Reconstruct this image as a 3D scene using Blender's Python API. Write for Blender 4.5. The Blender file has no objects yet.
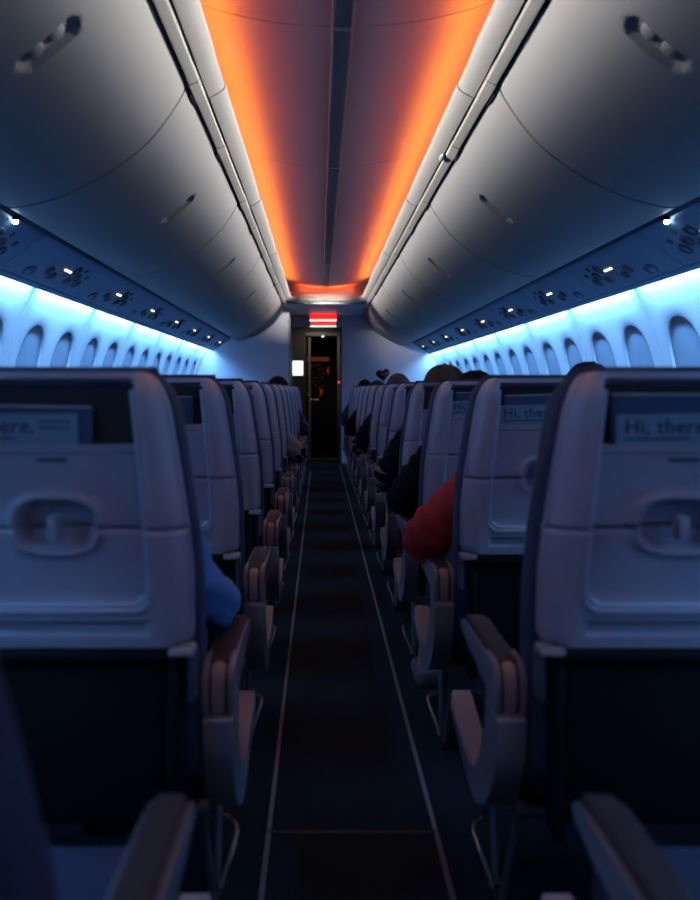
import bpy, bmesh, math, random
from mathutils import Vector, Matrix
random.seed(7)
PI = math.pi
S = bpy.context.scene
C = S.collection

# ------------------------------------------------------------------ camera, world, lights, exposure
CAMZ = 1.13
FPX = 800.0
cam_d = bpy.data.cameras.new('camera')
cam = bpy.data.objects.new('camera', cam_d)
C.objects.link(cam)
cam.location = (-0.082, 0, CAMZ)
cam.rotation_euler = (PI/2, 0, 0)
cam_d.sensor_width = 36
cam_d.lens = 36*FPX/900
cam_d.shift_x = (350-320)/900
cam_d.shift_y = -(450-389)/900
cam_d.clip_start = 0.02
cam_d.dof.use_dof = True
cam_d.dof.focus_distance = 4.2
cam_d.dof.aperture_fstop = 2.4
S.camera = cam

S.view_settings.view_transform = 'Standard'
S.view_settings.look = 'None'
S.view_settings.gamma = 1
S.view_settings.exposure = 0.0
S.view_settings.use_curve_mapping = False

W = bpy.data.worlds.new('world'); S.world = W; W.use_nodes = True
W.node_tree.nodes['Background'].inputs[0].default_value = (0.01, 0.03, 0.08, 1)
W.node_tree.nodes['Background'].inputs[1].default_value = 0.2

Y0 = -4.0                      # rear end of the cabin that is built
YL, YR, YD = 11.0, 12.2, 12.9  # left bulkhead, right bulkhead, cockpit door wall
COVE_END = 10.45
RC = .40                       # corner radius of the cove's forward end
PP, PJ = 1.165, 4.34          # lining panel length and one joint

def area(name, loc, aim, sx, sy, power, col, spread=180):
    """long strip lamp; its long side runs along the cabin unless the strip crosses it"""
    d = bpy.data.lights.new(name, 'AREA'); d.shape = 'RECTANGLE'
    d.size = sx; d.size_y = sy; d.energy = power; d.color = col; d.spread = math.radians(spread)
    o = bpy.data.objects.new(name, d); C.objects.link(o)
    z = -Vector(aim).normalized()
    x = Vector((0, 1, 0)) if abs(z.y) < .2 else Vector((1, 0, 0))
    x = (x - z*x.dot(z)).normalized(); y = z.cross(x)
    m = Matrix((x, y, z)).transposed().to_4x4(); m.translation = loc
    o.matrix_world = m
    return o

BLUE = (0.19, 0.50, 1.0)
for s, yend in ((-1, YL), (1, YR)):
    L = yend - Y0 - .1
    # sidewall wash strips, one behind the outer edge of the service panels for each lining panel
    k = math.ceil((Y0-PJ)/PP)
    while PJ+PP*k < yend-.1:
        a, b = max(Y0, PJ+PP*k)+.045, min(yend, PJ+PP*(k+1))-.045
        if b-a > .2: area('wash_light', (s*1.590, (a+b)/2, CAMZ+.572), (s*.16, 0, -1), b-a, .02, 19.0*(b-a), BLUE, 150)
        k += 1
    Lc = COVE_END - Y0 - .35
    # cove strip behind the crown rail: amber, red and white emitters
    area('cove_amber_light', (s*.500, Y0+Lc/2, CAMZ+1.232), (-s*.15, 0, 1), Lc, .02, 40*Lc/14, (1, .165, .0), 112)
    area('cove_red_light', (s*.50, Y0+Lc/2, CAMZ+1.236), (-s*1.0, 0, .50), Lc, .02, 6*Lc/14, (1, .02, .02), 60)
    area('cove_white_light', (s*.466, Y0+Lc/2, CAMZ+1.207), (-s*1, 0, -.085), Lc, .012, 48*Lc/14, (1, .95, .87), 28)
    # added white lamps aimed forward to brighten the cove's end lip
    area('cove_white_light', (s*.44, COVE_END-RC-.30, CAMZ+1.21), (-s*.55, .85, -.15), .5, .012, 1.3, (1, .95, .87), 26)
area('cove_amber_light', (0, COVE_END+.0, CAMZ+1.24), (0, -.28, 1), .7, .02, 5, (1, .06, .004), 110)

# ------------------------------------------------------------------ materials
MATS = {}
def mat(name, col, rough=.5, metal=0, noise=0, scale=40, bump=0, emit=None, estr=0, coat=0, trans=0, spec=None, col2=None):
    m = bpy.data.materials.new(name); m.use_nodes = True
    nt = m.node_tree; b = nt.nodes['Principled BSDF']
    b.inputs['Base Color'].default_value = (*col, 1)
    b.inputs['Roughness'].default_value = rough
    b.inputs['Metallic'].default_value = metal
    if coat: b.inputs['Coat Weight'].default_value = coat
    if spec is not None: b.inputs['Specular IOR Level'].default_value = spec
    if trans: b.inputs['Transmission Weight'].default_value = trans
    if emit:
        b.inputs['Emission Color'].default_value = (*emit, 1)
        b.inputs['Emission Strength'].default_value = estr
    if noise or bump:
        tc = nt.nodes.new('ShaderNodeTexCoord')
        n = nt.nodes.new('ShaderNodeTexNoise'); n.inputs['Scale'].default_value = scale; n.inputs['Detail'].default_value = 4
        nt.links.new(tc.outputs['Object'], n.inputs['Vector'])
        if noise:
            r = nt.nodes.new('ShaderNodeMix'); r.data_type = 'RGBA'
            c2 = col2 or tuple(min(1, c*(1+noise)) for c in col)
            c1 = col if col2 else tuple(c*(1-noise) for c in col)
            r.inputs[6].default_value = (*c1, 1); r.inputs[7].default_value = (*c2, 1)
            nt.links.new(n.outputs['Fac'], r.inputs[0]); nt.links.new(r.outputs[2], b.inputs['Base Color'])
        if bump:
            bp = nt.nodes.new('ShaderNodeBump'); bp.inputs['Strength'].default_value = bump; bp.inputs['Distance'].default_value = .002
            nt.links.new(n.outputs['Fac'], bp.inputs['Height']); nt.links.new(bp.outputs['Normal'], b.inputs['Normal'])
    MATS[name] = m
    return m

mat('shell_plastic', (.245, .275, .355), .33, noise=.04, scale=25, bump=.05)
mat('trim_plastic', (.17, .21, .28), .38, noise=.04, scale=25)
mat('navy_fabric', (.010, .026, .070), .85, noise=.25, scale=180, bump=.4)
mat('black_plastic', (.012, .013, .016), .55)
mat('dark_frame', (.004, .005, .008), .6, noise=.2, scale=30, spec=.2)
mat('ridge_highlight_pale', (.30, .40, .50), .3)  # pale colour standing in for light caught on the shell's ridge
mat('tan_plastic', (.25, .25, .28), .45, noise=.05, scale=30)
mat('armrest_pad', (.005, .010, .017), .65, noise=.1, scale=60, bump=.1)
mat('dark_trim', (.05, .06, .085), .4)
mat('steel', (.45, .42, .40), .35, metal=1)
mat('leg_metal', (.30, .32, .36), .4, metal=.8)
mat('bin_plastic', (.165, .165, .165), .50, noise=.015, scale=6)
mat('rail_plastic', (.23, .225, .215), .42, noise=.02, scale=12)
mat('ceiling_plastic', (.34, .325, .30), .55, noise=.02, scale=8)
mat('sidewall_plastic', (.46, .49, .54), .55, noise=.02, scale=10)
mat('shade_plastic', (.20, .25, .32), .6, noise=.03, scale=10)
mat('psu_dark', (.05, .07, .10), .5)
mat('channel_grey', (.17, .165, .17), .5)
mat('psu_plastic', (.13, .22, .33), .45, noise=.03, scale=10)
mat('bulkhead_laminate', (.42, .42, .49), .5, noise=.03, scale=5)
mat('floor_strip', (.12, .14, .165), .45, noise=.1, scale=20)
mat('sign_glow', (.9, .8, .6), .5, emit=(1, .80, .52), estr=2.5)
mat('spot_glow', (.8, .9, 1), .5, emit=(.55, .8, 1), estr=28)
mat('exit_red', (.6, .02, .01), .5, emit=(1, .010, .006), estr=2.0)
mat('exit_white', (.9, .9, .85), .5, emit=(.8, 1, .92), estr=1.1)
mat('panel_glow', (.9, .95, .9), .5, emit=(.80, 1, .94), estr=1.6)
mat('green_glow', (.2, .9, .6), .5, emit=(.3, 1, .7), estr=3)
mat('red_glow', (.8, .05, .02), .5, emit=(1, .03, .01), estr=3)
mat('amber_glow', (.6, .2, .03), .5, emit=(1, .09, .01), estr=.10)
mat('amber_dim', (.4, .15, .03), .5, emit=(1, .25, .04), estr=.07)
mat('dial_white', (.7, .7, .65), .5, emit=(1, .9, .8), estr=.35)
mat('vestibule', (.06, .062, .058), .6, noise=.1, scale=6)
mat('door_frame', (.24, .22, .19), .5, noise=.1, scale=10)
mat('cockpit_dark', (.012, .011, .010), .7)
mat('card_blue', (.13, .25, .35), .5, noise=.05, scale=30)
mat('card_text', (.012, .03, .07), .6)
mat('magazine', (.03, .06, .13), .4)
mat('paper_edge', (.55, .55, .58), .6)
mat('skin', (.42, .25, .18), .55, noise=.06, scale=30)
mat('hair_dark', (.008, .007, .008), .8, spec=.1, noise=.3, scale=90, bump=.6)
mat('hair_grey', (.06, .05, .048), .8, spec=.2, noise=.3, scale=90, bump=.6)
mat('cloth_red', (.30, .012, .014), .85, noise=.2, scale=60, bump=.5)
mat('cloth_black', (.008, .009, .014), .9, spec=.1, noise=.2, scale=60, bump=.5)
mat('cloth_blue', (.05, .18, .45), .8, noise=.12, scale=40, bump=.4)
mat('cloth_grey', (.22, .18, .18), .85, noise=.15, scale=60, bump=.5)
mat('cloth_navy', (.02, .05, .12), .85, noise=.2, scale=60, bump=.5)
mat('denim', (.035, .05, .09), .85, noise=.2, scale=90, bump=.5)
mat('cap_cloth', (.12, .095, .07), .85, noise=.1, scale=120, bump=.3)
mat('foil', (.16, .012, .02), .12, metal=.9)
mat('shoe_pale', (.08, .11, .15), .5, noise=.2, scale=25)

# ribbed carpet
def carpet():
    m = bpy.data.materials.new('carpet'); m.use_nodes = True; nt = m.node_tree; b = nt.nodes['Principled BSDF']
    tc = nt.nodes.new('ShaderNodeTexCoord')
    w = nt.nodes.new('ShaderNodeTexWave'); w.inputs['Scale'].default_value = 55; w.inputs['Distortion'].default_value = 1.5; w.bands_direction = 'Y'
    n = nt.nodes.new('ShaderNodeTexNoise'); n.inputs['Scale'].default_value = 220; n.inputs['Detail'].default_value = 3
    nt.links.new(tc.outputs['Object'], w.inputs['Vector']); nt.links.new(tc.outputs['Object'], n.inputs['Vector'])
    mx = nt.nodes.new('ShaderNodeMath'); mx.operation = 'MULTIPLY'
    nt.links.new(w.outputs['Fac'], mx.inputs[0]); nt.links.new(n.outputs['Fac'], mx.inputs[1])
    r = nt.nodes.new('ShaderNodeMix'); r.data_type = 'RGBA'
    r.inputs[6].default_value = (.003, .009, .016, 1); r.inputs[7].default_value = (.012, .032, .052, 1)
    nt.links.new(mx.outputs[0], r.inputs[0]); nt.links.new(r.outputs[2], b.inputs['Base Color'])
    bp = nt.nodes.new('ShaderNodeBump'); bp.inputs['Strength'].default_value = .6; bp.inputs['Distance'].default_value = .004
    nt.links.new(mx.outputs[0], bp.inputs['Height']); nt.links.new(bp.outputs['Normal'], b.inputs['Normal'])
    b.inputs['Roughness'].default_value = .95; b.inputs['Specular IOR Level'].default_value = .15
    MATS['carpet'] = m
carpet()

# ------------------------------------------------------------------ helpers
def mesh_of(name, verts, faces, m, smooth=True, angle=40):
    me = bpy.data.meshes.new(name); me.from_pydata([tuple(v) for v in verts], [], faces)
    bm = bmesh.new(); bm.from_mesh(me); bmesh.ops.recalc_face_normals(bm, faces=bm.faces); 
    if smooth:
        lim = math.radians(angle)
        for f in bm.faces: f.smooth = True
        for e in bm.edges:
            if len(e.link_faces) == 2 and e.calc_face_angle(0) > lim: e.smooth = False
    bm.to_mesh(me); bm.free()
    me.materials.append(MATS[m])
    return me
def bm_mesh(name, bm, m, smooth=True, angle=40):
    bmesh.ops.recalc_face_normals(bm, faces=bm.faces)
    if smooth:
        lim = math.radians(angle)
        for f in bm.faces: f.smooth = True
        for e in bm.edges:
            if len(e.link_faces) == 2 and e.calc_face_angle(0) > lim: e.smooth = False
    me = bpy.data.meshes.new(name); bm.to_mesh(me); bm.free(); me.materials.append(MATS[m]); return me
def obj(name, me, parent=None, loc=None):
    o = bpy.data.objects.new(name, me); C.objects.link(o)
    if parent: o.parent = parent
    if loc: o.location = loc
    return o
def empty(name, loc, rz=0):
    o = bpy.data.objects.new(name, None); C.objects.link(o); o.location = loc; o.rotation_euler.z = rz
    o.empty_display_size = .05
    return o
def tag(o, label=None, cat=None, group=None, kind=None):
    if label: o['label'] = label
    if cat: o['category'] = cat
    if group: o['group'] = group
    if kind: o['kind'] = kind
    return o
def add_box(bm, x0, x1, y0, y1, z0, z1, bev=0, seg=2, M=None):
    r = bmesh.ops.create_cube(bm, size=1)
    vs = r['verts']
    for v in vs:
        v.co = Vector(((x0+x1)/2+v.co.x*(x1-x0), (y0+y1)/2+v.co.y*(y1-y0), (z0+z1)/2+v.co.z*(z1-z0)))
    if bev:
        es = list({e for v in vs for e in v.link_edges})
        r = bmesh.ops.bevel(bm, geom=es, offset=bev, segments=seg, affect='EDGES', profile=.5)
        vs = list({v for f in r['faces'] for v in f.verts} | {v for v in vs if v.is_valid})
    if M:
        for v in vs: v.co = M @ v.co
    return vs
def box_mesh(name, x0, x1, y0, y1, z0, z1, m, bev=0, seg=2):
    bm = bmesh.new(); add_box(bm, x0, x1, y0, y1, z0, z1, bev, seg); return bm_mesh(name, bm, m)
def add_tube(bm, pts, r, n=10, cap=True):
    pts = [Vector(p) for p in pts]; rings = []
    up = Vector((0, 0, 1))
    for i, p in enumerate(pts):
        t = (pts[min(i+1, len(pts)-1)] - pts[max(i-1, 0)]).normalized()
        a = t.cross(up)
        if a.length < .1: a = t.cross(Vector((1, 0, 0)))
        a.normalize(); b = t.cross(a)
        if i and (a.dot(pa) < 0): a, b = -a, -b
        pa = a
        rr = r[i] if isinstance(r, (list, tuple)) else r
        rings.append([bm.verts.new(p + a*math.cos(2*PI*k/n)*rr + b*math.sin(2*PI*k/n)*rr) for k in range(n)])
    for A, B in zip(rings, rings[1:]):
        for k in range(n): bm.faces.new((A[k], A[(k+1) % n], B[(k+1) % n], B[k]))
    if cap:
        bm.faces.new(rings[0]); bm.faces.new(rings[-1])
def tube_mesh(name, pts, r, m, n=10):
    bm = bmesh.new(); add_tube(bm, pts, r, n); return bm_mesh(name, bm, m)
def smooth_path(pts, n=6):
    """Catmull-Rom"""
    P = [Vector(p) for p in pts]; out = []
    for i in range(len(P)-1):
        a, b, c, d = P[max(i-1, 0)], P[i], P[i+1], P[min(i+2, len(P)-1)]
        for k in range(n):
            t = k/n
            out.append(.5*((2*b)+(c-a)*t+(2*a-5*b+4*c-d)*t*t+(3*b-a-3*c+d)*t**3))
    out.append(P[-1]); return out
def prism_x(bm, prof, x0, x1):
    """profile of (y,z) extruded along x, closed"""
    A = [bm.verts.new((x0, y, z)) for y, z in prof]; B = [bm.verts.new((x1, y, z)) for y, z in prof]
    n = len(prof)
    for i in range(n): bm.faces.new((A[i], A[(i+1) % n], B[(i+1) % n], B[i]))
    bm.faces.new(A); bm.faces.new(B[::-1])
def extrude_y(prof, y0, y1, closed=False, caps=False):
    n = len(prof); v = [(x, y0, z) for x, z in prof] + [(x, y1, z) for x, z in prof]
    f = [(i, i+1, n+i+1, n+i) for i in range(n-1)]
    if closed: f.append((n-1, 0, n, 2*n-1))
    if caps: f += [tuple(range(n)), tuple(range(2*n-1, n-1, -1))]
    return v, f
def loft(rings, cap=True):
    v = []; f = []
    n = len(rings[0])
    for r in rings: v += r
    for i in range(len(rings)-1):
        for k in range(n):
            f.append((i*n+k, i*n+(k+1) % n, (i+1)*n+(k+1) % n, (i+1)*n+k))
    if cap: f += [tuple(range(n))[::-1], tuple(range((len(rings)-1)*n, len(rings)*n))]
    return v, f
def sm(a, b, x):
    t = max(0, min(1, (x-a)/(b-a))); return t*t*(3-2*t)
ORD = ['', 'first', 'second', 'third', 'fourth', 'fifth', 'sixth', 'seventh', 'eighth', 'ninth', 'tenth', 'eleventh', 'twelfth',
       'thirteenth', 'fourteenth', 'fifteenth', 'sixteenth', 'seventeenth', 'eighteenth']
SIDE = {-1: 'left', 1: 'right'}

# ------------------------------------------------------------------ structure: floor
tag(obj('floor', box_mesh('floor', -1.8, 1.8, Y0, 14.6, -.06, 0, 'carpet')), kind='structure')
fl = bpy.data.objects['floor']
for s in (-1, 1):
    y = Y0
    for j, y1 in enumerate((2.04, 5.4, 8.9, YL if s < 0 else 11.6)):
        me = box_mesh('aisle_strip', s*.213-.006, s*.213+.006, y+.004, y1-.004, -.002, .004, 'floor_strip', .0015, 1)
        obj('aisle_strip', me, fl); y = y1
obj('carpet_joint', box_mesh('carpet_joint', -.205, .205, 2.034, 2.046, -.001, .0015, 'black_plastic'), fl)
# aluminium threshold at the cockpit door
obj('threshold', box_mesh('threshold', -.36, .24, YD-.05, YD+.02, -.001, .012, 'tan_plastic', .003), fl)

# ------------------------------------------------------------------ sidewalls with shaded windows
FR, FZ = 1.815, 0.88     # lining radius and centre height
def wallx(z):
    if z < .35: return math.sqrt(FR**2-(.35-FZ)**2)
    return math.sqrt(FR**2-(z-FZ)**2)
def panel_mesh(s):
    """one lining panel with two arched openings and their reveals"""
    v = []; f = []
    zc = 1.275; hw, hh = .186, .222; zlo, zhi = .80, 1.765
    def P(y, z, off=0):
        n = Vector((math.sqrt(max(.01, FR**2-(z-FZ)**2)), 0, z-FZ)).normalized()
        return (s*(wallx(z)+off*n.x), y, z+off*n.z)
    N = 48
    gap = .006
    for k in (0, 1):
        yc = PP*(.255+.48*k); ya = gap if k == 0 else PP*.5; yb = PP*.5 if k == 0 else PP-gap
        angs = [2*PI*i/N for i in range(N)]
        rings = []
        def ell(a, g=1.0):
            c, sn = math.cos(a), math.sin(a); e = 2/2.3
            return (yc+g*hw*math.copysign(abs(c)**e, c), zc+g*hh*math.copysign(abs(sn)**e, sn))
        def rect(a):
            c, sn = math.cos(a), math.sin(a)
            # map by square parametrisation so that corners are kept
            m_ = max(abs(c), abs(sn)); cx, cz = c/m_, sn/m_
            return (yc+(cx*(yb-yc) if cx > 0 else cx*(yc-ya)), zc+(cz*(zhi-zc) if cz > 0 else cz*(zc-zlo)))
        for q in (0, .25, .5, .75, .94):
            rings.append([P(*(rect(a)[j]*(1-q)+ell(a, 1.03)[j]*q for j in (0, 1))) for a in angs])
        rings.append([P(*ell(a, 1.0), .004) for a in angs])
        rings.append([P(*ell(a, .985), .022) for a in angs])
        base = len(v)
        for r in rings: v += r
        for i in range(len(rings)-1):
            for j in range(N):
                f.append((base+i*N+j, base+i*N+(j+1) % N, base+(i+1)*N+(j+1) % N, base+(i+1)*N+j))
    # folded side edges so the joint between panels has depth
    for yy, y2 in ((gap, gap-.004), (PP-gap, PP-gap+.004)):
        base = len(v); K = 12
        for i in range(K+1):
            z = zlo+(zhi-zlo)*i/K
            v += [P(yy, z), P(y2, z, .03)]
        for i in range(K): f.append((base+2*i, base+2*i+1, base+2*i+3, base+2*i+2))
    return mesh_of('sidewall_panel', v, f, 'sidewall_plastic', angle=35)
def shade_mesh(s, k):
    zc = 1.275; hw, hh = .188, .224
    v = []; f = []; N = 36; yc = PP*(.255+.48*k)
    def P(y, z, off):
        n = Vector((math.sqrt(FR**2-(z-FZ)**2), 0, z-FZ)).normalized()
        return (s*(wallx(z)+off*n.x), y, z+off*n.z)
    Z = [zc-hh+2*hh*i/14 for i in range(15)]
    for z in Z:
        t = abs((z-zc)/hh); w = hw*(max(0, 1-t**2.3))**(1/2.3)
        for j in range(7):
            v.append(P(yc-w+2*w*j/6, z, .016+ (.003 if abs(z-(zc-.12)) < .02 else 0)))
    for i in range(14):
        for j in range(6): f.append((i*7+j, i*7+j+1, i*7+j+8, i*7+j+7))
    return mesh_of('window_shade', v, f, 'shade_plastic')
for s in (-1, 1):
    yend = YL if s < 0 else YR
    # lower lining (dado) and backing behind the panels
    prof = [(s*wallx(z), z) for z in (-.02, .1, .2, .35, .45, .55, .65, .75, .80)]
    prof += [(s*(wallx(z)+.05), z) for z in (.81, 1.0, 1.2, 1.4, 1.6, 1.78)] + [(s*1.46, 1.84)]
    v, f = extrude_y(prof, Y0, yend)
    wl = tag(obj('wall_'+SIDE[s], mesh_of('wall', v, f, 'sidewall_plastic')), kind='structure')
    pm = panel_mesh(s); sh = [shade_mesh(s, 0), shade_mesh(s, 1)]
    rail = None
    # panel joints measured from the photograph
    yj = PJ
    n0 = math.ceil((Y0-yj)/PP); k = n0
    while yj+PP*(k+1) <= yend+.35:
        p = obj('sidewall_panel', pm, wl, (0, yj+PP*k, 0))
        for q in (0, 1): obj('window_shade', sh[q], p)
        k += 1
    # joint cover strips
# ------------------------------------------------------------------ ceiling panels, centre rail
BINP = 1.83; BIN0 = 2.92
ceil = tag(empty('ceiling', (0, 0, CAMZ+1.31)), kind='structure')
def cprof():
    pts = []
    for i in range(29):
        x = -.56+1.12*i/28
        a = abs(x)
        z = .012+.075*(a/.5)**2.2
        pts.append((x, z))
    return pts
cp = cprof()
v, f = extrude_y([(x, z) for x, z in cp], .003, BINP-.003)
n = len(cp)
# turned-up edges at the joints
base = len(v)
v += [(x, .003, z+.02) for x, z in cp] + [(x, BINP-.003, z+.02) for x, z in cp]
f += [(i, i+1, base+i+1, base+i) for i in range(n-1)] + [(n+i, n+i+1, base+n+i+1, base+n+i) for i in range(n-1)]
cmesh = mesh_of('ceiling_panel', v, f, 'ceiling_plastic')
jm = box_mesh('joint_clip', -.032, .032, -.008, .008, .002, .012, 'ceiling_plastic', .003)
for k in range(-4, 5):
    y = BIN0+BINP*k
    if y > COVE_END: break
    obj('ceiling_panel', cmesh, ceil, (0, y, 0))
# the roof above, closing the cove
v, f = extrude_y([(-.62, 1.15), (-.62, 1.48), (.62, 1.48), (.62, 1.15)], Y0, YR)
tag(obj('ceiling', mesh_of('roof', [(x, y, z+CAMZ) for x, y, z in v], f, 'ceiling_plastic', False)), kind='structure')
cr = tag(empty('trim_1', (0, 0, CAMZ+1.31)), kind='structure')
for s in (-1, 1):
    pr = [(s*.030, .018), (s*.031, -.004), (s*.033, -.008), (s*.038, -.008), (s*.040, -.004), (s*.042, .018)]
    v, f = extrude_y(pr, Y0, COVE_END+.02)
    obj('rail', mesh_of('rail', v, f, 'rail_plastic', True, 60), cr)
v, f = extrude_y([(-.031, .006), (-.010, .009), (.010, .009), (.031, .006)], Y0, COVE_END+.02)
obj('channel', mesh_of('channel', v, f, 'channel_grey'), cr)
for k in range(-3, 5): obj('joint_clip', jm, cr, (0, BIN0+BINP*k, -.004))

# crown rails (cove lips) with a rounded return at the forward end
LIP = [(.625, 1.27), (.530, 1.215), (.468, 1.192), (.456, 1.186), (.450, 1.178), (.450, 1.166), (.456, 1.155), (.476, 1.140), (.498, 1.128), (.511, 1.123), (.515, 1.127), (.519, 1.135)]
def lip_path():
    """(x sign path) right side forward, rounded corner, across, rounded corner, back along the left side; returns base offset frames"""
    return None
def lip_sweep():
    v = []; f = []; n = len(LIP)
    frames = []
    ye = COVE_END
    for y in (Y0, -2, 0, 2, 4, 6, 8, ye-RC): frames.append((1, y, None))
    cx = .45-RC
    rings = []
    for y in (Y0, -2, 0, 2, 4, 6, 8, ye-RC):
        rings.append([(x, y, z) for x, z in LIP])
    for i in range(1, 9):
        a = PI/2*i/8
        rings.append([(cx+(x-cx)*math.cos(a), ye-RC+(x-cx)*math.sin(a), z) for x, z in LIP])
    R2 = [[(-x, y, z) for x, y, z in r] for r in rings[::-1]]
    rings += R2
    for r in rings: v += [(x, y, z+CAMZ) for x, y, z in r]
    for i in range(len(rings)-1):
        for k in range(n-1): f.append((i*n+k, i*n+k+1, (i+1)*n+k+1, (i+1)*n+k))
    return mesh_of('crown_rail', v, f, 'rail_plastic', True, 60)
crown = tag(obj('trim_2', lip_sweep()), kind='structure')
# end wall of the cove
obj('cove_end_cap', box_mesh('cove_end_cap', -.6, .6, COVE_END+.03, COVE_END+.06, CAMZ+1.12, CAMZ+1.46, 'ceiling_plastic'), crown)
# joint sleeves on the crown rail, a step thick
def sleeve_mesh(s, L):
    pr = [(s*(x-.004), z-.003) for x, z in LIP[3:10]]
    v, f = extrude_y([(x, z+CAMZ) for x, z in pr], 0, L)
    b = len(v); m_ = len(pr)
    v += [(x+s*.006, y, z+.004) for (x, y, z) in v[:2*m_]]
    f += [(i, i+1, b+i+1, b+i) for i in range(m_-1)] + [(m_+i, m_+i+1, b+m_+i+1, b+m_+i) for i in range(m_-1)]
    return mesh_of('rail_sleeve', v, f, 'rail_plastic', True, 60)
for s in (-1, 1):
    sl = sleeve_mesh(s, 1.52)
    for k in range(-2, 4):
        y = BIN0+BINP*k+.16
        if y+1.52 < COVE_END-RC: obj('rail_sleeve', sl, crown, (0, y, 0))
    # hinge rail along the bins' upper edge
    pr = [(s*.518, 1.134), (s*.517, 1.120), (s*.522, 1.111), (s*.546, 1.099), (s*.553, 1.097), (s*.557, 1.102), (s*.558, 1.140)]
    tr = empty('trim_3' if s < 0 else 'trim_4', (0, 0, CAMZ)); tag(tr, kind='structure')
    v, f = extrude_y(pr, Y0, YL if s < 0 else YR)
    obj('hinge_rail', mesh_of('hinge_rail', v, f, 'rail_plastic', True, 20), tr)
    v, f = extrude_y([(s*(x-.001), z-.003) for x, z in ((.517, 1.122), (.522, 1.111), (.546, 1.099), (.554, 1.096), (.560, 1.102))], -.085, .085)
    cl = mesh_of('hinge_cover', v+[(x, y, z+.008) for x, y, z in v], f+[(0, 1, 11, 10), (1, 2, 12, 11), (2, 3, 13, 12), (3, 4, 14, 13), (5, 6, 16, 15), (6, 7, 17, 16), (7, 8, 18, 17), (8, 9, 19, 18)], 'rail_plastic', True, 20)
    dk = box_mesh('hinge_gap', s*.565-.004, s*.565+.004, -.055, .055, 1.090, 1.112, 'black_plastic')
    for k in range(-2, 6):
        for q in (0, .42):
            y = BIN0+BINP*k+BINP*q+.05
            if y < (YL if s < 0 else YR)-.2:
                c_ = obj('hinge_cover', cl, tr, (0, y, 0)); obj('hinge_gap', dk, c_, (0, .05, 0))
# oval light sensor on the right crown rail
bm = bmesh.new(); bmesh.ops.create_uvsphere(bm, u_segments=16, v_segments=10, radius=1)
for vv in bm.verts: vv.co = Vector((.505+vv.co.x*.012, 3.86+vv.co.y*.05, CAMZ+1.116+vv.co.z*.014))
obj('rail_sensor', bm_mesh('rail_sensor', bm, 'rail_plastic'), crown)

# ------------------------------------------------------------------ overhead bins
BPROF = smooth_path([(.567, 0, 1.108), (.592, 0, 1.058), (.640, 0, .985), (.705, 0, .905), (.790, 0, .832), (.890, 0, .768), (1.0, 0, .714), (1.10, 0, .680), (1.18, 0, .664), (1.222, 0, .663)], 8)
arc = [0]
for a, b in zip(BPROF, BPROF[1:]): arc.append(arc[-1]+(b-a).length)
def at_arc(t):
    for i in range(len(arc)-1):
        if arc[i+1] >= t or i == len(arc)-2:
            u = (t-arc[i])/(arc[i+1]-arc[i]); p = BPROF[i].lerp(BPROF[i+1], u)
            tg = (BPROF[min(i+2, len(BPROF)-1)]-BPROF[max(i-1, 0)]).normalized()
            return p, tg
TL = .318     # arc position of the latch
def bin_mesh(s, L):
    yc = L/2
    ys = [.004, .010, .3, .6] + [yc-.066+.011*i for i in range(13)] + [L-.6, L-.3, L-.010, L-.004]
    ts = sorted(set([round(arc[-1]*i/34, 4) for i in range(35)] + [TL-.12+.012*i for i in range(21)]))
    v = []; f = []
    for t in ts:
        p, tg = at_arc(t); nrm = Vector((tg.z, 0, -tg.x))   # outward into the room is (-,-)
        if nrm.z > 0: nrm = -nrm
        for j, y in enumerate(ys):
            d = max(abs(y-yc), 0)
            q = max(0, abs(t-TL)-.058)
            r = math.hypot(d, q)
            dep = .022*(1-sm(.034, .044, r))
            if j in (0, len(ys)-1): dep += .012
            w = p - nrm*dep
            v.append((s*w.x, y, CAMZ+w.z))
    n = len(ys)
    for i in range(len(ts)-1):
        for j in range(n-1): f.append((i*n+j, i*n+j+1, (i+1)*n+j+1, (i+1)*n+j))
    # thickness: inner return so that the door is a solid
    b = len(v); back = [(.640, 1.36), (1.30, 1.36), (1.30, .72), (1.235, .70)]
    loopA = [i*n for i in range(len(ts))]; loopB = [i*n+n-1 for i in range(len(ts))]
    for y in (.016, L-.016):
        v += [(s*x, y, CAMZ+z) for x, z in back]
    f.append(tuple(loopA+[b+3, b+2, b+1, b])); f.append(tuple(loopB+[b+7, b+6, b+5, b+4]))
    top = list(range(0, n)); bot = list(range((len(ts)-1)*n, len(ts)*n))
    f.append(tuple(top+[b+4, b])); f.append((b, b+4, b+5, b+1)); f.append((b+1, b+5, b+6, b+2)); f.append((b+2, b+6, b+7, b+3))
    f.append(tuple([b+3]+bot+[b+7]))
    return mesh_of('bin_door', v, f, 'bin_plastic', True, 50)
def latch_mesh(s, dt):
    bm = bmesh.new(); bmesh.ops.create_uvsphere(bm, u_segments=14, v_segments=8, radius=1)
    p, tg = at_arc(TL+dt); nrm = Vector((tg.z, 0, -tg.x))
    if nrm.z > 0: nrm = -nrm
    for q in bm.verts:
        w = p - nrm*.024 + tg*(q.co.x*.029) + nrm*(q.co.z*.016) + Vector((0, q.co.y*.034, 0))
        q.co = Vector((s*w.x, w.y, CAMZ+w.z))
    return bm_mesh('latch_paddle', bm, 'bin_plastic')
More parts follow.
